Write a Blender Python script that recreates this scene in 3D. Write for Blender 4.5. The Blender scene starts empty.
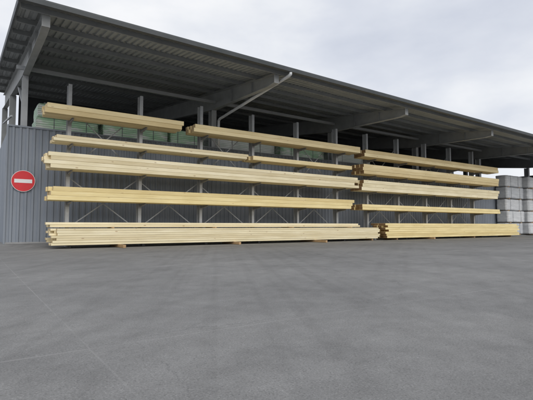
import bpy, bmesh, math, random
from mathutils import Vector, noise
random.seed(7)
R = math.radians
S = bpy.context.scene
C = S.collection
S.view_settings.view_transform = 'Standard'
S.view_settings.look = 'None'
S.view_settings.exposure = 0

# ------------------------------------------------------------------ materials
def new_mat(name):
    m = bpy.data.materials.new(name); m.use_nodes = True
    nt = m.node_tree
    return m, nt, nt.nodes['Principled BSDF']
def N(nt, t, **kw):
    n = nt.nodes.new(t)
    for k, v in kw.items(): setattr(n, k, v)
    return n
def ramp(nt, stops):
    r = N(nt, 'ShaderNodeValToRGB')
    e = r.color_ramp.elements
    e[0].position, e[0].color = stops[0][0], (*stops[0][1], 1)
    e[1].position, e[1].color = stops[-1][0], (*stops[-1][1], 1)
    for p, c in stops[1:-1]:
        x = e.new(p); x.color = (*c, 1)
    return r
def noise_n(nt, vec, scale, detail=4, rough=.55):
    n = N(nt, 'ShaderNodeTexNoise'); n.inputs['Scale'].default_value = scale
    n.inputs['Detail'].default_value = detail; n.inputs['Roughness'].default_value = rough
    nt.links.new(vec, n.inputs['Vector']); return n
def mapping(nt, vec, scale=(1,1,1), loc=(0,0,0), rot=(0,0,0)):
    m = N(nt, 'ShaderNodeMapping'); m.inputs['Scale'].default_value = scale
    m.inputs['Location'].default_value = loc; m.inputs['Rotation'].default_value = rot
    nt.links.new(vec, m.inputs['Vector']); return m.outputs[0]
def mix(nt, a, b, fac, mode='MIX'):
    m = N(nt, 'ShaderNodeMix', data_type='RGBA', blend_type=mode)
    for sock, v in ((m.inputs[0], fac), (m.inputs[6], a), (m.inputs[7], b)):
        if hasattr(v, 'node'): nt.links.new(v, sock)
        elif isinstance(v, (int, float)): sock.default_value = v
        else: sock.default_value = (*v, 1)
    return m.outputs[2]
def math_n(nt, op, a, b=0.0, c=None):
    m = N(nt, 'ShaderNodeMath', operation=op)
    for i, v in enumerate((a, b) if c is None else (a, b, c)):
        if hasattr(v, 'node'): nt.links.new(v, m.inputs[i])
        else: m.inputs[i].default_value = v
    return m.outputs[0]
def bump(nt, bs, h, strength, dist):
    b = N(nt, 'ShaderNodeBump'); b.inputs['Strength'].default_value = strength
    b.inputs['Distance'].default_value = dist
    nt.links.new(h, b.inputs['Height']); nt.links.new(b.outputs[0], bs.inputs['Normal'])

def metal(name, c0, c1, rough=.5, met=.0, sc=1.5, streak=False):
    m, nt, bs = new_mat(name)
    tc = N(nt, 'ShaderNodeTexCoord'); v = tc.outputs['Object']
    if streak: v = mapping(nt, v, (1, 1, .18))
    n = noise_n(nt, v, sc, 6, .65)
    r = ramp(nt, [(.3, c0), (.7, c1)]); nt.links.new(n.outputs[0], r.inputs[0])
    nt.links.new(r.outputs[0], bs.inputs['Base Color'])
    n2 = noise_n(nt, tc.outputs['Object'], 9, 3)
    rr = N(nt, 'ShaderNodeMapRange'); rr.inputs[3].default_value = rough-.1; rr.inputs[4].default_value = rough+.15
    nt.links.new(n2.outputs[0], rr.inputs[0]); nt.links.new(rr.outputs[0], bs.inputs['Roughness'])
    bs.inputs['Metallic'].default_value = met
    return m
M = {}
M['galv'] = metal('galvanised_steel', (.36,.375,.39), (.48,.495,.51), .5, .15, 3)
M['arm'] = metal('dull_arm_steel', (.26,.265,.27), (.36,.365,.37), .6, .1, 3)
M['frame'] = metal('painted_frame_steel', (.34,.355,.37), (.44,.455,.465), .55, .05, 2)
M['rafter'] = metal('rafter_steel', (.27,.28,.28), (.37,.38,.38), .55, .05, 2)
M['purlin'] = metal('purlin_steel', (.24,.25,.25), (.33,.34,.34), .55, .05, 2)
M['deck'] = metal('roof_deck_steel', (.29,.305,.305), (.40,.415,.41), .5, .05, .8)
M['gutter'] = metal('gutter_steel', (.05,.058,.06), (.085,.092,.095), .5, .1, 1.2)
M['pipe'] = metal('downpipe_zinc', (.55,.57,.58), (.68,.69,.70), .45, .1, 3)
M['wall'] = metal('wall_cladding_blue_grey', (.205,.232,.272), (.275,.305,.35), .55, .0, 1.4, True)
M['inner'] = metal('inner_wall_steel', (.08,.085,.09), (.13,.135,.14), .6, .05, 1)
M['red'] = metal('sign_red', (.60,.012,.02), (.68,.018,.028), .4, 0, 5)
M['white'] = metal('sign_white', (.78,.78,.78), (.84,.84,.84), .4, 0, 5)
M['strap'] = metal('strap_plastic', (.10,.10,.105), (.16,.16,.17), .5, 0, 5)

def wood(name, dark, mid, light, knots=.8):
    m, nt, bs = new_mat(name)
    tc = N(nt, 'ShaderNodeTexCoord'); oi = N(nt, 'ShaderNodeObjectInfo')
    off = math_n(nt, 'MULTIPLY', oi.outputs['Random'], 97.0)
    add = N(nt, 'ShaderNodeVectorMath', operation='ADD')
    nt.links.new(tc.outputs['Object'], add.inputs[0]); nt.links.new(off, add.inputs[1])
    v = add.outputs[0]
    n = noise_n(nt, mapping(nt, v, (.7, 22, 22)), 1.6, 6, .65)
    r = ramp(nt, [(.28, dark), (.5, mid), (.75, light)]); nt.links.new(n.outputs[0], r.inputs[0])
    n2 = noise_n(nt, mapping(nt, v, (.6, 1.5, 1.5)), 1.6, 4)
    r2 = ramp(nt, [(.3, (.88,.85,.79)), (.7, (1.05,1.04,1.03))]); nt.links.new(n2.outputs[0], r2.inputs[0])
    col = mix(nt, r.outputs[0], r2.outputs[0], 1.0, 'MULTIPLY')
    vo = N(nt, 'ShaderNodeTexVoronoi'); vo.inputs['Scale'].default_value = 1.0
    nt.links.new(mapping(nt, v, (2.2, 5, 5)), vo.inputs['Vector'])
    kr = ramp(nt, [(.06, (1,1,1)), (.12, (0,0,0))]); nt.links.new(vo.outputs['Distance'], kr.inputs[0])
    kf = math_n(nt, 'MULTIPLY', kr.outputs[0], knots)
    col = mix(nt, col, (.36,.21,.10), kf)
    # value differs from piece to piece
    vr = ramp(nt, [(0, (.84,.80,.73)), (.45, (.98,.97,.94)), (1, (1.06,1.06,1.07))])
    wn = N(nt, 'ShaderNodeTexWhiteNoise', noise_dimensions='1D'); nt.links.new(off, wn.inputs['W'])
    nt.links.new(wn.outputs[0], vr.inputs[0])
    col = mix(nt, col, vr.outputs[0], 1.0, 'MULTIPLY')
    nt.links.new(col, bs.inputs['Base Color'])
    bs.inputs['Roughness'].default_value = .68
    bump(nt, bs, n.outputs[0], .25, .004)
    return m
M['spruce'] = wood('fresh_spruce', (.77,.68,.45), (.86,.78,.55), (.90,.84,.66), .6)
M['spruce_gold'] = wood('planed_golden_spruce', (.76,.62,.34), (.85,.72,.43), (.89,.79,.53), .4)
M['spruce_yellow'] = wood('yellow_spruce', (.77,.63,.31), (.86,.73,.39), (.89,.79,.50), .4)
M['stick'] = wood('weathered_stick', (.34,.22,.11), (.46,.31,.17), (.55,.40,.24), .5)
def endgrain(name, a, b):
    m, nt, bs = new_mat(name)
    tc = N(nt, 'ShaderNodeTexCoord'); oi = N(nt, 'ShaderNodeObjectInfo')
    off = math_n(nt, 'MULTIPLY', oi.outputs['Random'], 31.0)
    sub = N(nt, 'ShaderNodeVectorMath', operation='ADD')
    nt.links.new(tc.outputs['Object'], sub.inputs[0])
    cb = N(nt, 'ShaderNodeCombineXYZ'); o1 = math_n(nt, 'MODULO', off, .13)
    nt.links.new(o1, cb.inputs[1]); cb.inputs[2].default_value = -.05
    nt.links.new(cb.outputs[0], sub.inputs[1])
    w = N(nt, 'ShaderNodeTexWave', wave_type='RINGS', rings_direction='X')
    w.inputs['Scale'].default_value = 22; w.inputs['Distortion'].default_value = 1.5
    nt.links.new(sub.outputs[0], w.inputs['Vector'])
    r = ramp(nt, [(.1, a), (.9, b)]); nt.links.new(w.outputs['Color'], r.inputs[0])
    nt.links.new(r.outputs[0], bs.inputs['Base Color']); bs.inputs['Roughness'].default_value = .85
    return m
M['end'] = endgrain('end_grain', (.50,.37,.20), (.66,.52,.31))
M['end_brown'] = endgrain('end_grain_brown', (.21,.12,.055), (.33,.205,.095))

def film(name, stops, rough=.5, sc=1.5, layers=0.0):
    m, nt, bs = new_mat(name)
    tc = N(nt, 'ShaderNodeTexCoord'); v = tc.outputs['Object']
    n = noise_n(nt, mapping(nt, v, (1, 2, 5)), sc, 6, .65)
    r = ramp(nt, stops); nt.links.new(n.outputs[0], r.inputs[0])
    col = r.outputs[0]
    if layers:                                  # boards showing through the film as fine courses
        wv = N(nt, 'ShaderNodeTexWave', bands_direction='Z'); wv.inputs['Scale'].default_value = 4.2
        wv.inputs['Distortion'].default_value = .6; nt.links.new(v, wv.inputs['Vector'])
        lr = ramp(nt, [(.06, (1-layers,)*3), (.30, (1,1,1))]); nt.links.new(wv.outputs['Color'], lr.inputs[0])
        col = mix(nt, col, lr.outputs[0], 1.0, 'MULTIPLY')
    nt.links.new(col, bs.inputs['Base Color']); bs.inputs['Roughness'].default_value = rough
    n2 = noise_n(nt, mapping(nt, v, (1, 1, 3)), 5, 6, .7)
    bump(nt, bs, n2.outputs[0], .7, .04)
    return m
M['film_white'] = film('white_film', [(.3, (.58,.60,.62)), (.7, (.80,.81,.82))], .45, 1.5, .10)
M['film_grey'] = film('grey_film', [(.3, (.50,.52,.55)), (.7, (.70,.72,.74))], .45, 1.5, .10)
M['film_pale'] = film('pale_film', [(.3, (.60,.68,.60)), (.7, (.82,.84,.81))], .5, 1.5, .4)
M['film_green'] = film('pale_green_film', [(.3, (.30,.57,.33)), (.50, (.50,.72,.50)), (.62, (.82,.86,.80))], .5, 1.3, .45)

def ground_mat():
    m, nt, bs = new_mat('worn_yard_surface')
    tc = N(nt, 'ShaderNodeTexCoord'); v = tc.outputs['Object']
    big = noise_n(nt, mapping(nt, v, (.7, .8, 1)), .55, 5, .6)
    r = ramp(nt, [(.3, (.212,.210,.204)), (.5, (.248,.245,.237)), (.7, (.284,.280,.269))])
    nt.links.new(big.outputs[0], r.inputs[0])
    mid = noise_n(nt, v, 3.6, 7, .7)
    r2 = ramp(nt, [(.3, (.86,.86,.86)), (.7, (1.12,1.12,1.12))]); nt.links.new(mid.outputs[0], r2.inputs[0])
    col = mix(nt, r.outputs[0], r2.outputs[0], 1.0, 'MULTIPLY')
    fine = noise_n(nt, v, 105, 5, .8)
    r3 = ramp(nt, [(.3, (.70,.70,.70)), (.7, (1.28,1.28,1.28))]); nt.links.new(fine.outputs[0], r3.inputs[0])
    col = mix(nt, col, r3.outputs[0], 1.0, 'MULTIPLY')
    # aggregate specks
    ag = N(nt, 'ShaderNodeTexVoronoi'); ag.inputs['Scale'].default_value = 170; nt.links.new(v, ag.inputs['Vector'])
    sepc = N(nt, 'ShaderNodeSeparateColor'); nt.links.new(ag.outputs['Color'], sepc.inputs[0])
    ra = ramp(nt, [(0, (.55,.55,.55)), (.16, (.97,.97,.97)), (.87, (1.0,1.0,1.0)), (1, (1.4,1.4,1.38))])
    nt.links.new(sepc.outputs[0], ra.inputs[0])
    col = mix(nt, col, ra.outputs[0], .6, 'MULTIPLY')
    # faint tyre streaks running away from the racks
    for ang, loc, lo, w_ in ((62, (0,0,0), .90, 3.4), (38, (5,2,0), .93, 2.6), (8, (2,7,0), .93, 1.6)):
        rv = mapping(nt, v, (1,1,1), loc, (0,0,-R(ang)))
        st = noise_n(nt, mapping(nt, rv, (.07, w_, 1)), 1.2, 4, .6)
        r4 = ramp(nt, [(.34, (lo,lo,lo)), (.51, (1.015,1.015,1.015))]); nt.links.new(st.outputs[0], r4.inputs[0])
        col = mix(nt, col, r4.outputs[0], .9, 'MULTIPLY')
    # worn patches
    for sc, loc, lo in ((.9, (3.7,1.2,0), .86), (1.7, (1.9,9.2,0), 1.08)):
        stn = noise_n(nt, mapping(nt, v, (1,1,1), loc), sc, 6, .62)
        r5 = ramp(nt, [(.56, (1,1,1)), (.67, (lo,lo,lo))]); nt.links.new(stn.outputs[0], r5.inputs[0])
        col = mix(nt, col, r5.outputs[0], .85, 'MULTIPLY')
    # small dark drips and oil spots
    vs = N(nt, 'ShaderNodeTexVoronoi'); vs.inputs['Scale'].default_value = 1.1
    wv0 = noise_n(nt, v, 6, 3); dv0 = N(nt, 'ShaderNodeVectorMath', operation='MULTIPLY_ADD')
    nt.links.new(wv0.outputs['Color'], dv0.inputs[0]); dv0.inputs[1].default_value = (.12,.12,.12); nt.links.new(v, dv0.inputs[2])
    nt.links.new(dv0.outputs[0], vs.inputs['Vector'])
    rs = ramp(nt, [(.03, (.7,.7,.7)), (.08, (1,1,1))]); nt.links.new(vs.outputs['Distance'], rs.inputs[0])
    col = mix(nt, col, rs.outputs[0], .6, 'MULTIPLY')
    # slab joints: thin broken lines, world metres
    sep = N(nt, 'ShaderNodeSeparateXYZ')
    wob = noise_n(nt, v, 5, 3)
    wv = math_n(nt, 'MULTIPLY', math_n(nt, 'SUBTRACT', wob.outputs[0], .5), .015)
    nt.links.new(v, sep.inputs[0])
    def line(coord, origin, period, w):
        d = math_n(nt, 'ADD', math_n(nt, 'SUBTRACT', coord, origin - period*50), wv)
        md = math_n(nt, 'MODULO', d, period)
        lo = math_n(nt, 'LESS_THAN', md, w)
        return lo
    lx = line(sep.outputs[0], .57, 3.9, .010); ly = line(sep.outputs[1], 2.55, 4.6, .013)
    lj = math_n(nt, 'MAXIMUM', lx, ly)
    bn = noise_n(nt, v, 1.1, 4, .6)
    brk = ramp(nt, [(.42, (0,0,0)), (.58, (1,1,1))]); nt.links.new(bn.outputs[0], brk.inputs[0])
    lf = math_n(nt, 'MULTIPLY', lj, math_n(nt, 'MULTIPLY_ADD', brk.outputs[0], .27, .10))
    col = mix(nt, col, (.42,.41,.395), lf)
    # hairline cracks
    vo = N(nt, 'ShaderNodeTexVoronoi', feature='DISTANCE_TO_EDGE'); vo.inputs['Scale'].default_value = .22
    dv = N(nt, 'ShaderNodeVectorMath', operation='MULTIPLY_ADD'); dv.inputs[1].default_value = (.6,.6,.6)
    nv = noise_n(nt, v, 1.4, 6, .65)
    nt.links.new(nv.outputs['Color'], dv.inputs[0]); nt.links.new(v, dv.inputs[2])
    nt.links.new(dv.outputs[0], vo.inputs['Vector'])
    ck = math_n(nt, 'LESS_THAN', vo.outputs['Distance'], .0011)
    col = mix(nt, col, (.12,.12,.12), math_n(nt, 'MULTIPLY', ck, math_n(nt, 'MULTIPLY', brk.outputs[0], .45)))
    nt.links.new(col, bs.inputs['Base Color'])
    rr = N(nt, 'ShaderNodeMapRange'); rr.inputs[3].default_value = .7; rr.inputs[4].default_value = .97
    nt.links.new(mid.outputs[0], rr.inputs[0]); nt.links.new(rr.outputs[0], bs.inputs['Roughness'])
    bs.inputs['Specular IOR Level'].default_value = .2
    bump(nt, bs, fine.outputs[0], .4, .005)
    return m
M['ground'] = ground_mat()

# ------------------------------------------------------------------ mesh helpers
class MB:
    def __init__(s): s.bm = bmesh.new()
    def hexa(s, v):
        for f in ((0,1,3,2),(4,6,7,5),(0,4,5,1),(2,3,7,6),(0,2,6,4),(1,5,7,3)):
            s.bm.faces.new([v[i] for i in f])
        return s
    def box(s, x0, x1, y0, y1, z0, z1):
        return s.hexa([s.bm.verts.new((x, y, z)) for x in (x0, x1) for y in (y0, y1) for z in (z0, z1)])
    def beam(s, p0, p1, w, h, up=(0,0,1)):
        p0, p1 = Vector(p0), Vector(p1); d = (p1-p0).normalized()
        side = d.cross(Vector(up)).normalized(); u = side.cross(d)
        return s.hexa([s.bm.verts.new(p + side*a*w/2 + u*b*h/2) for p in (p0, p1) for a in (-1,1) for b in (-1,1)])
    def prism_x(s, poly, x0, x1):            # polygon in (y, z) extruded along x
        a = [s.bm.verts.new((x0, y, z)) for y, z in poly]; b = [s.bm.verts.new((x1, y, z)) for y, z in poly]
        s.bm.faces.new(a); s.bm.faces.new(b[::-1]); n = len(poly)
        for i in range(n): s.bm.faces.new((a[i], b[i], b[(i+1)%n], a[(i+1)%n]))
        return s
    def tube(s, pts, r, n=14):
        rings = []
        pts = [Vector(p) for p in pts]
        for i, p in enumerate(pts):
            d = (pts[min(i+1, len(pts)-1)] - pts[max(i-1, 0)]).normalized()
            a = Vector((1,0,0)) if abs(d.x) < .9 else Vector((0,1,0))
            e = d.cross(a).normalized(); f = d.cross(e)
            rings.append([s.bm.verts.new(p + (e*math.cos(t*2*math.pi/n) + f*math.sin(t*2*math.pi/n))*r) for t in range(n)])
        for q in range(len(rings)-1):
            for t in range(n):
                fc = s.bm.faces.new((rings[q][t], rings[q][(t+1)%n], rings[q+1][(t+1)%n], rings[q+1][t])); fc.smooth = True
        s.bm.faces.new(rings[0]); s.bm.faces.new(rings[-1][::-1]); return s
    def mesh(s, name, *mats):
        bmesh.ops.recalc_face_normals(s.bm, faces=s.bm.faces)
        me = bpy.data.meshes.new(name); s.bm.to_mesh(me); s.bm.free()
        for m in mats: me.materials.append(m)
        return me
    def build(s, name, mat, parent=None):
        o = bpy.data.objects.new(name, s.mesh(name, mat)); C.objects.link(o); o.parent = parent
        return o
def tag(o, label, cat, group=None, kind=None):
    o['label'] = label; o['category'] = cat
    if group: o['group'] = group
    if kind: o['kind'] = kind
    return o
def empty(name, loc=(0,0,0)):
    o = bpy.data.objects.new(name, None); C.objects.link(o); o.location = loc; o.empty_display_size = .2
    return o

# ------------------------------------------------------------------ ground
def gz(y):
    t = min(1, max(0, (y-14.9)/1.3)); return .10*t*t*(3-2*t)
g = MB()
ys = [-400, -30, 0, 14.9, 15.1, 15.3, 15.5, 15.7, 15.9, 16.2, 40, 700]; xs = [-600, -20, 60, 700]
vv = [[g.bm.verts.new((x, y, gz(y))) for x in xs] for y in ys]
for j in range(len(ys)-1):
    for i in range(len(xs)-1):
        g.bm.faces.new((vv[j][i], vv[j][i+1], vv[j+1][i+1], vv[j+1][i]))
tag(g.build('ground', M['ground']), 'worn grey paved yard in front of the timber racks', 'ground', kind='structure')

# ------------------------------------------------------------------ shed
XL, XR, YE, YB = .87, 42.0, 11.55, 27.0
def zr(x, y): return 5.98 - .017*(x-1.5) + .115*(y-YE)
shed = empty('storage_shed', (0,0,0))
tag(shed, 'open fronted grey steel storage shed with wide canopy roof and corrugated wall', 'shed')
# roof deck (ribs run up the slope)
d = MB(); per = .18; x = XL; prof = []
while x < XR:
    prof += [(x, 0), (x+.09, 0), (x+.108, .042), (x+.162, .042)]; x += per
rows = [YE-.10, 16, 21, YB]
grid = [[d.bm.verts.new((px, y, zr(px, y)+dz)) for px, dz in prof] for y in rows]
for j in range(len(rows)-1):
    for i in range(len(prof)-1):
        d.bm.faces.new((grid[j][i], grid[j][i+1], grid[j+1][i+1], grid[j+1][i]))
deck = d.build('roof_deck', M['deck'], shed)
# verge trim + gutter
t = MB(); t.beam((XL-.03, YE-.1, zr(XL, YE-.1)+.0), (XL-.03, YB, zr(XL, YB)+.0), .05, .20)
t.build('verge_trim', M['gutter'], shed)
gt = MB()
poly = [(YE-.21, .0), (YE-.195, -.09), (YE-.09, -.11), (YE-.065, -.05), (YE-.065, -.01), (YE-.08, -.01), (YE-.08, -.045), (YE-.10, -.095), (YE-.185, -.078), (YE-.198, .0)]
a = [gt.bm.verts.new((XL-.06, y, zr(XL, YE)+z)) for y, z in poly]; b = [gt.bm.verts.new((XR, y, zr(XR, YE)+z)) for y, z in poly]
gt.bm.faces.new(a); gt.bm.faces.new(b[::-1])
for i in range(len(poly)): gt.bm.faces.new((a[i], b[i], b[(i+1)%len(poly)], a[(i+1)%len(poly)]))
gut = gt.build('gutter', M['gutter'], shed)
rt = MB()
rt.hexa([rt.bm.verts.new((xx, yy, zr(xx, YE)+zz)) for xx in (XL-.06, XR) for yy in (YE-.16, YE-.145) for zz in (.002, .06)])
rt.build('eave_trim', M['gutter'], shed)
for y in (11.75, 12.95, 14.15, 15.35, 16.55, 18.2, 20.0, 22.0, 24.0, 26.0):
    p = MB()
    h, wd, th = .065, .05, .010                 # one C-shaped profile
    za, zb = zr(XL, y)-.008-h, zr(XR, y)-.008-h
    pl = [(0, h), (wd, h), (wd, h-th), (th, h-th), (th, -h+th), (wd, -h+th), (wd, -h), (0, -h)]
    a = [p.bm.verts.new((XL+.02, y+q, za+z)) for q, z in pl]; b = [p.bm.verts.new((XR-.02, y+q, zb+z)) for q, z in pl]
    p.bm.faces.new(a); p.bm.faces.new(b[::-1])
    for i in range(8): p.bm.faces.new((a[i], b[i], b[(i+1)%8], a[(i+1)%8]))
    p.build('purlin', M['purlin'], shed)
XC = [1.45, 8.45, 15.2, 21.9, 28.6, 35.3]; YC = 16.5
def make_rafter(X):
    top = lambda y: zr(X, y)-.15
    prof = [(11.85, .27), (12.2, .35), (YC, .73), (YB-.3, .73)]
    m = MB()
    poly = [(y, top(y)-.006) for y, _ in prof] + [(y, top(y)-dp) for y, dp in reversed(prof)]
    m.prism_x(poly, X-.008, X+.008)
    for (y0, d0), (y1, d1) in zip(prof[:-1], prof[1:]):
        m.beam((X, y0, top(y0)-d0), (X, y1, top(y1)-d1), .19, .018)
    m.beam((X, prof[0][0], top(prof[0][0])-.012), (X, prof[-1][0], top(prof[-1][0])-.012), .19, .018)
    m.box(X-.095, X+.095, 11.83, 11.849, top(11.85)-.285, top(11.85)+.0)
    for y, dd in ((13.3, .44), (14.8, .57)):
        m.box(X-.085, X+.085, y-.006, y+.006, top(y)-dd+.02, top(y)-.03)
    return m.build('rafter', M['rafter'], shed)
for X in XC: make_rafter(X)
for X in XC:
    c = MB(); zt = zr(X, YC)-.90; hw = .085 if X < 2 else .11
    c.box(X-.012, X+.012, YC-.13, YC+.13, .05, zt)
    c.box(X-hw, X+hw, YC-.15, YC-.131, .05, zt); c.box(X-hw, X+hw, YC+.131, YC+.15, .05, zt)
    c.build('column', M['frame'], shed)
    for y in (21.5, 26.6):
        c = MB(); c.box(X-.12, X+.12, y-.15, y+.15, .05, zr(X, y)-.90); c.build('inner_column', M['rafter'], shed)
st = MB(); st.beam((XL+.3, YC-.24, 5.86), (XR, YC-.24, 5.70), .09, .12); st.build('eave_strut', M['frame'], shed)
kb = MB(); kb.beam((1.45, YC+.1, 4.6), (1.45, YC+2.6, 6.1), .07, .07); kb.build('knee_brace', M['frame'], shed)
kb = MB(); kb.beam((1.1, YC+.1, 4.3), (1.1, YC+4.5, 4.9), .05, .05); kb.build('side_rail', M['frame'], shed)
# front wall cladding
def cladding(x0, x1, y, z0, z1, name, mat, parent):
    w = MB(); prof = []; x = x0
    while x < x1:
        prof += [(x, 0), (x+.09, 0), (x+.115, -.035), (x+.175, -.035)]; x += .2
    lo = [w.bm.verts.new((px, y+dy, z0)) for px, dy in prof]; hi = [w.bm.verts.new((px, y+dy, z1)) for px, dy in prof]
    for i in range(len(prof)-1): w.bm.faces.new((lo[i], lo[i+1], hi[i+1], hi[i]))
    return w.build(name, mat, parent)
YW = 16.25; ZW = 3.88
wl = cladding(1.0, 41.5, YW, .12, ZW, 'front_wall', M['wall'], shed)
tr = MB(); tr.box(.97, 41.5, YW-.06, YW+.05, ZW, ZW+.05); tr.build('wall_cap', M['wall'], wl)
tr = MB(); tr.box(.955, 1.0, YW-.065, YW+.06, .1, ZW+.002); tr.build('corner_trim', M['wall'], wl)
tr = MB(); tr.box(1.0, 41.5, YW-.05, YW+.06, .06, .15); tr.build('base_flashing', M['arm'], wl)
# end wall (ribs along y) and rear wall
w = MB(); prof = []; y = YW+.1
while y < YB-.2:
    prof += [(y, 0), (y+.09, 0), (y+.115, -.03), (y+.175, -.03)]; y += .2
lo = [w.bm.verts.new((1.03+dx, yy, .1)) for yy, dx in prof]; hi = [w.bm.verts.new((1.03+dx, yy, ZW-.1)) for yy, dx in prof]
for i in range(len(prof)-1): w.bm.faces.new((lo[i], lo[i+1], hi[i+1], hi[i]))
w.build('end_wall', M['wall'], shed)
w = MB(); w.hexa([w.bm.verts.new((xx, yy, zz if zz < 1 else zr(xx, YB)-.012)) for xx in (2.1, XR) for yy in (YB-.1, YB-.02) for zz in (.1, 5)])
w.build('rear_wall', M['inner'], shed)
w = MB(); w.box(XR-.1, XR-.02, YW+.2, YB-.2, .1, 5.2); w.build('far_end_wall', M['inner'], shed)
# downpipe from the gutter back to the second column
dp = MB(); zg = zr(8.75, YE)-.17
dp.tube([(8.72, YE-.14, zg+.065), (8.72, YE-.14, zg+.01), (8.71, YE-.06, zg-.03), (8.56, 16.05, 5.12), (8.555, 16.13, 5.06), (8.555, 16.15, 4.95), (8.555, 16.15, 3.95)], .055)
dp.build('downpipe', M['pipe'], shed)

# ------------------------------------------------------------------ no-entry sign
X, Z, YS = 1.46, 2.12, YW-.09
sg = empty('no_entry_sign', (X, YS, Z))
tag(sg, 'round red no entry sign with white bar on the blue grey wall', 'sign')
def disc(r, y0, y1, n=64):
    m = MB(); a = [m.bm.verts.new((r*math.cos(i*2*math.pi/n), y0, r*math.sin(i*2*math.pi/n))) for i in range(n)]
    b = [m.bm.verts.new((r*math.cos(i*2*math.pi/n), y1, r*math.sin(i*2*math.pi/n))) for i in range(n)]
    m.bm.faces.new(a); m.bm.faces.new(b[::-1])
    for i in range(n): m.bm.faces.new((a[i], b[i], b[(i+1)%n], a[(i+1)%n]))
    return m
disc(.345, 0, .02).build('white_rim', M['white'], sg)
disc(.332, -.004, -.001).build('red_disc', M['red'], sg)
m = MB(); m.box(-.255, .255, -.008, -.005, -.06, .06); m.build('white_bar', M['white'], sg)
for z in (-.18, .18):
    m = MB(); m.box(-.2, .2, .021, .06, z-.02, z+.02); m.build('bracket', M['galv'], sg)

# ------------------------------------------------------------------ cantilever racks
def make_rack(posts, levels, label, yp, ytip, ztop, post_mat=M['galv'], brace=True):
    rk = empty('cantilever_rack', (posts[0], yp, 0)); tag(rk, label, 'rack', 'steel cantilever racks')
    o = Vector((posts[0], yp, 0))
    def add(mb, name):
        bmesh.ops.translate(mb.bm, verts=mb.bm.verts, vec=-o)
        return mb.build(name, M['arm'] if name in ('arm', 'foot') else post_mat, rk)
    for X in posts:
        p = MB()
        p.box(X-.006, X+.006, yp-.095, yp+.095, .0, ztop)
        p.box(X-.055, X+.055, yp-.13, yp-.096, .0, ztop); p.box(X-.055, X+.055, yp+.096, yp+.13, .0, ztop)
        add(p, 'post')
        f = MB(); f.box(X-.05, X+.05, ytip+.1, yp-.132, .0, .085); add(f, 'foot')
        for z in levels:
            a = MB()
            a.prism_x([(yp-.133, z-.10), (yp-.133, z-.004), (ytip, z-.004), (ytip, z-.045)], X-.005, X+.005)
            a.box(X-.03, X+.03, ytip, yp-.133, z-.012, z-.002)
            a.beam((X, ytip, z-.048), (X, yp-.133, z-.105), .06, .01)
            a.box(X-.06, X+.06, yp-.146, yp-.131, z-.16, z+.05)
            add(a, 'arm')
    if brace:
        for i in range(len(posts)-1):
            x0, x1 = posts[i], posts[i+1]
            r = MB(); r.beam((x0, yp+.17, .55), (x1, yp+.17, 2.3), .01, .034); add(r, 'brace')
            r = MB(); r.beam((x0, yp+.185, 2.3), (x1, yp+.185, .55), .01, .034); add(r, 'brace')
            if i % 2 == 0:
                r = MB(); r.beam((x0, yp+.17, 2.45), (x1, yp+.17, ztop-.6), .01, .034); add(r, 'brace')
                r = MB(); r.beam((x0, yp+.185, ztop-.6), (x1, yp+.185, 2.45), .01, .034); add(r, 'brace')
    return rk
YP = 15.3
k_ = YP/15.6
make_rack([(2.68+2.385*i)*k_ for i in range(6)], [4.04, 3.23, 2.40, 1.44], 'left galvanised cantilever rack beside the no entry sign', YP, 14.6, 5.26)
make_rack([(16.7+2.385*i)*k_ for i in range(5)], [3.92, 3.11, 2.32, 1.42], 'right galvanised cantilever rack beside the wrapped packages', YP, 14.6, 5.26)

# ------------------------------------------------------------------ timber
def timber_mesh(L, dpt, h, wm, em):
    m = MB(); m.box(0, L, 0, dpt, 0, h)
    bmesh.ops.bevel(m.bm, geom=list(m.bm.edges), offset=.0045, segments=1, affect='EDGES')
    for f in m.bm.faces: f.normal_update()
    bmesh.ops.recalc_face_normals(m.bm, faces=m.bm.faces)
    for f in m.bm.faces:
        f.material_index = 1 if abs(f.normal.x) > .9 else 0
    return m.mesh('sawn_timber', wm, em)
ORD = ['front', 'second back', 'third back', 'fourth back', 'fifth back', 'sixth back', 'seventh back', 'eighth back']
LAY = {1: ['only'], 2: ['lower', 'upper'], 3: ['bottom', 'middle', 'top'], 4: ['bottom', 'second', 'third', 'top'],
       5: ['bottom', 'second', 'middle', 'fourth', 'top'], 6: ['bottom', 'second', 'third', 'fourth', 'fifth', 'top'],
       7: ['bottom', 'second', 'third', 'middle', 'fifth', 'sixth', 'top']}
def bundle(x0, x1, z0, hs, cols, dpt, yf, wm, em, look, where, group, jx=.08, jy=.011):
    nl = len(hs)
    z = z0
    for li, h in enumerate(hs):
        meshes = [timber_mesh(x1-x0-random.uniform(0, 2*jx), dpt-.006, h-.004, wm, em) for _ in range(2)]
        for ci in range(cols):
            o = bpy.data.objects.new('sawn_timber', random.choice(meshes)); C.objects.link(o)
            o.location = (x0+random.uniform(-jx, jx), yf+ci*dpt+(random.uniform(-jy, jy) if ci == 0 else 0)+.015*(ci>0), z)
            lay = '' if nl == 1 else f' of {LAY[nl][li]} layer'
            tag(o, f'{look} timber, {ORD[ci]}{lay}, {where}', 'timber', group)
        z += h
G = 'spruce timbers stored on the racks and ground'
yf = 14.3
sp, gd, yl, en, eb = M['spruce'], M['spruce_gold'], M['spruce_yellow'], M['end'], M['end_brown']
bundle(1.83, 6.19, 4.04, [.15, .15], 4, .185, yf, gd, en, 'short golden', 'left end of top shelf', G, .04)
bundle(6.62, 15.05, 4.04, [.14, .14], 4, .185, yf, gd, en, 'long', 'top shelf right of short bundle', G)
bundle(2.09, 8.88, 3.23, [.092, .092], 4, .185, yf, sp, en, 'pale', 'third left shelf up, left half', G, .05)
bundle(9.05, 14.45, 3.23, [.165], 4, .185, yf, gd, en, 'slim golden', 'third left shelf up, right half', G, .05)
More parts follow.
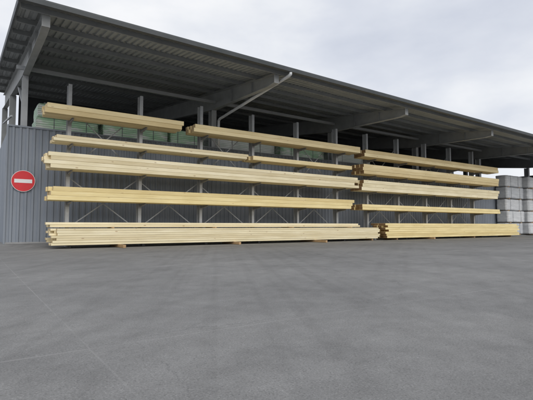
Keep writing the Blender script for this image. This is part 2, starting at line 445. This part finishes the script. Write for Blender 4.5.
bundle(1.90, 14.85, 2.40, [.12, .12, .12, .12], 4, .185, yf, sp, en, 'long pale', 'second left shelf up', G, .10)
bundle(2.00, 14.5, 1.44, [.137, .137, .137], 4, .185, yf, yl, en, 'long yellowish', 'lowest left shelf', G)
bundle(2.09, 15.95, .10, [.071]*7, 5, .2, 14.0, sp, en, 'long pale', 'left stack on the ground', G, .12)
bundle(1.98, 15.05, .63, [.075, .075], 4, .17, 14.3, sp, en, 'pale', 'set back on left ground stack', G, .12)
bundle(15.3, 27.1, 3.92, [.165, .165], 3, .25, yf, gd, eb, 'golden', 'right rack top shelf', G)
bundle(15.15, 27.1, 3.11, [.152, .152, .152], 3, .25, yf, gd, eb, 'golden', 'right rack third shelf up', G)
bundle(15.1, 27.0, 2.32, [.165, .165, .165], 3, .25, yf, sp, eb, 'pale', 'right rack second shelf up', G)
bundle(15.1, 27.2, 1.42, [.13, .13], 3, .25, yf, yl, eb, 'yellow', 'right rack lowest shelf', G)
bundle(16.4, 28.8, .10, [.10]*7, 4, .25, 14.0, yl, eb, 'deep yellow', 'right stack on the ground', G, .12)

# bearers and spacers
def stick(x, y0, y1, z0, z1, w, name, label, group):
    m = MB(); m.box(-w/2, w/2, 0, y1-y0, 0, z1-z0)
    bmesh.ops.bevel(m.bm, geom=list(m.bm.edges), offset=.005, segments=1, affect='EDGES')
    o = m.build(name, M['stick']); o.location = (x, y0, z0); o.rotation_euler.z = R(random.uniform(-4, 4))
    tag(o, label, name.split('_')[-1], group)
OO = ['first', 'second', 'third', 'fourth', 'fifth', 'sixth', 'seventh', 'eighth']
for xs_, side in (([(3.96, 13.45), (8.1, 13.6), (11.96, 13.3), (15.5, 14.1)], 'left'), ([(17.3, 14.15), (19.7, 13.75), (23.9, 14.1), (28.0, 14.15)], 'right')):
    for i, (x, yy) in enumerate(xs_):
        stick(x, yy, 14.98, .004, .098, .085, 'wooden_bearer', f'{OO[i]} wooden bearer from left under the {side} ground stack', 'bearers under the ground stacks')
for i, x in enumerate([3.8, 7.4, 10.9, 14.2]):
    stick(x, 14.12, 14.95, .598, .629, .06, 'spacer_stick', f'{OO[i]} thin spacer stick from left on top of left ground stack', 'spacer sticks on the left stack')

# ------------------------------------------------------------------ wrapped packages
def package(x0, x1, y0, y1, z0, z1, mat, label, group, straps=3, bearers=True, amp=.016):
    o = empty('wrapped_package', ((x0+x1)/2, (y0+y1)/2, z0)); tag(o, label, 'package', group)
    L, D, H = x1-x0, y1-y0, z1-z0
    b0 = .05 if bearers else 0
    m = MB(); m.box(-L/2, L/2, -D/2, D/2, b0, H)
    bmesh.ops.bevel(m.bm, geom=list(m.bm.edges), offset=.03, segments=2, affect='EDGES')
    bmesh.ops.subdivide_edges(m.bm, edges=[e for e in m.bm.edges if e.calc_length() > .3], cuts=9, use_grid_fill=True)
    sd = random.uniform(0, 50)
    for v in m.bm.verts:
        n = noise.noise_vector(Vector((v.co.x*2.4+sd, v.co.y*2, v.co.z*5)))
        v.co += n*amp
    for f in m.bm.faces: f.smooth = True
    m.build('film', mat, o)
    for k in range(straps):
        x = -L/2 + L*(k+.5)/straps + random.uniform(-.1, .1)
        s = MB(); e = amp
        ring = [(-D/2-e, b0-.004), (-D/2-e, H+.004), (D/2+e, H+.004), (D/2+e, b0-.004)]
        a = [s.bm.verts.new((x-.012, y, z)) for y, z in ring]; b = [s.bm.verts.new((x+.012, y, z)) for y, z in ring]
        for i in range(4): s.bm.faces.new((a[i], b[i], b[(i+1)%4], a[(i+1)%4]))
        s.build('strap', M['strap'], o)
    if bearers:
        for sx in (-.32, .32):
            s = MB(); s.box(sx*L-.05, sx*L+.05, -D/2+.02, D/2-.02, 0, b0+.03); s.build('bearer', M['stick'], o)
tn = ['bottom', 'second', 'third', 'fourth', 'top']
for k in range(5):
    z = .06+k*.812
    xo, yo = random.uniform(-.10,.08), random.uniform(-.08,.08)
    package(30.0+xo, 32.25+xo*.5, 15.4+yo, 16.1, z, z+.81, M['film_white' if k % 3 else 'film_grey'],
            f'film wrapped package, {tn[k]} of the stack beside the right rack', 'film wrapped packages at the right end', 2, True, .024)
    xo, yo = random.uniform(-.06,.10), random.uniform(-.08,.08)
    package(32.5+xo, 35.6, 15.15+yo, 16.05, z, z+.81, M['film_white'],
            f'wrinkled wrapped package, {tn[k]} of the stack at the photo edge', 'film wrapped packages at the right end', 2, True, .024)
# packs stored inside, seen over the wall
make_rack([2.3+2.6*i for i in range(7)], [3.9], 'inner storage rack behind the corrugated wall', 18.3, 16.85, 5.3, M['rafter'], False)
inner = [(1.85, 3.9, 3.9, 4.42, 'film_green', 'pale green wrapped pack at left end above the wall, lower'),
         (1.9, 4.0, 4.43, 4.92, 'film_green', 'pale green wrapped pack at left end above the wall, upper'),
         (4.1, 6.6, 3.9, 4.75, 'film_green', 'tall green wrapped pack above the wall under the short top bundle'),
         (6.75, 8.2, 3.9, 4.6, 'film_green', 'greenish wrapped pack above the wall left of the downpipe'),
         (8.75, 11.9, 3.9, 4.6, 'film_pale', 'pale wrapped pack above the wall right of the downpipe'),
         (12.3, 15.0, 3.9, 4.7, 'film_green', 'green and white wrapped pack above the wall before the third column'),
         (15.5, 18.4, 3.9, 4.6, 'film_pale', 'pale wrapped pack above the wall past the third column')]
for x0, x1, z0, z1, mm, lb in inner:
    package(x0, x1, 16.82, 18.1, z0, z1, M[mm], lb, 'wrapped packs stored inside the shed', 2, False)

# ------------------------------------------------------------------ sky, sun, camera
EL, AZ = R(32), R(190)
w = bpy.data.worlds.new('World'); S.world = w; w.use_nodes = True
nt = w.node_tree; bg = nt.nodes['Background']; bg.inputs[1].default_value = .11
sky = N(nt, 'ShaderNodeTexSky', sky_type='NISHITA'); sky.sun_disc = False
sky.sun_elevation = EL; sky.sun_rotation = AZ
tc = N(nt, 'ShaderNodeTexCoord')
cn = noise_n(nt, mapping(nt, tc.outputs['Generated'], (1, 1, 2.4), (.3, .1, .2)), 2.6, 7, .5)
sp_ = N(nt, 'ShaderNodeSeparateXYZ'); nt.links.new(tc.outputs['Generated'], sp_.inputs[0])
# cloud cover thins towards the horizon
lift = math_n(nt, 'MULTIPLY_ADD', sp_.outputs[2], -.34, .13)
fac = math_n(nt, 'ADD', cn.outputs[0], lift)
cr = ramp(nt, [(.32, (5.9, 6.25, 7.1)), (.46, (6.8, 7.1, 7.8)), (.57, (7.9, 8.1, 8.5)), (.70, (9.0, 9.05, 9.2))])
nt.links.new(fac, cr.inputs[0])
col = mix(nt, cr.outputs[0], sky.outputs[0], .06)
nt.links.new(col, bg.inputs[0])
sun = bpy.data.lights.new('sun', 'SUN'); sun.energy = 1.5; sun.angle = R(45); sun.color = (1, .96, .90)
so = bpy.data.objects.new('sun', sun); C.objects.link(so)
dirv = Vector((math.sin(AZ)*math.cos(EL), math.cos(AZ)*math.cos(EL), math.sin(EL)))
so.rotation_euler = dirv.to_track_quat('Z', 'Y').to_euler(); so.location = (0, -5, 20)

cam = bpy.data.cameras.new('camera'); co = bpy.data.objects.new('camera', cam); C.objects.link(co)
cam.sensor_width = 36; cam.lens = 440/533*36; cam.clip_end = 2000; cam.clip_start = .05
co.location = (0, 0, .667); co.rotation_euler = (R(90+3.38), 0, R(-34.2))
S.camera = co
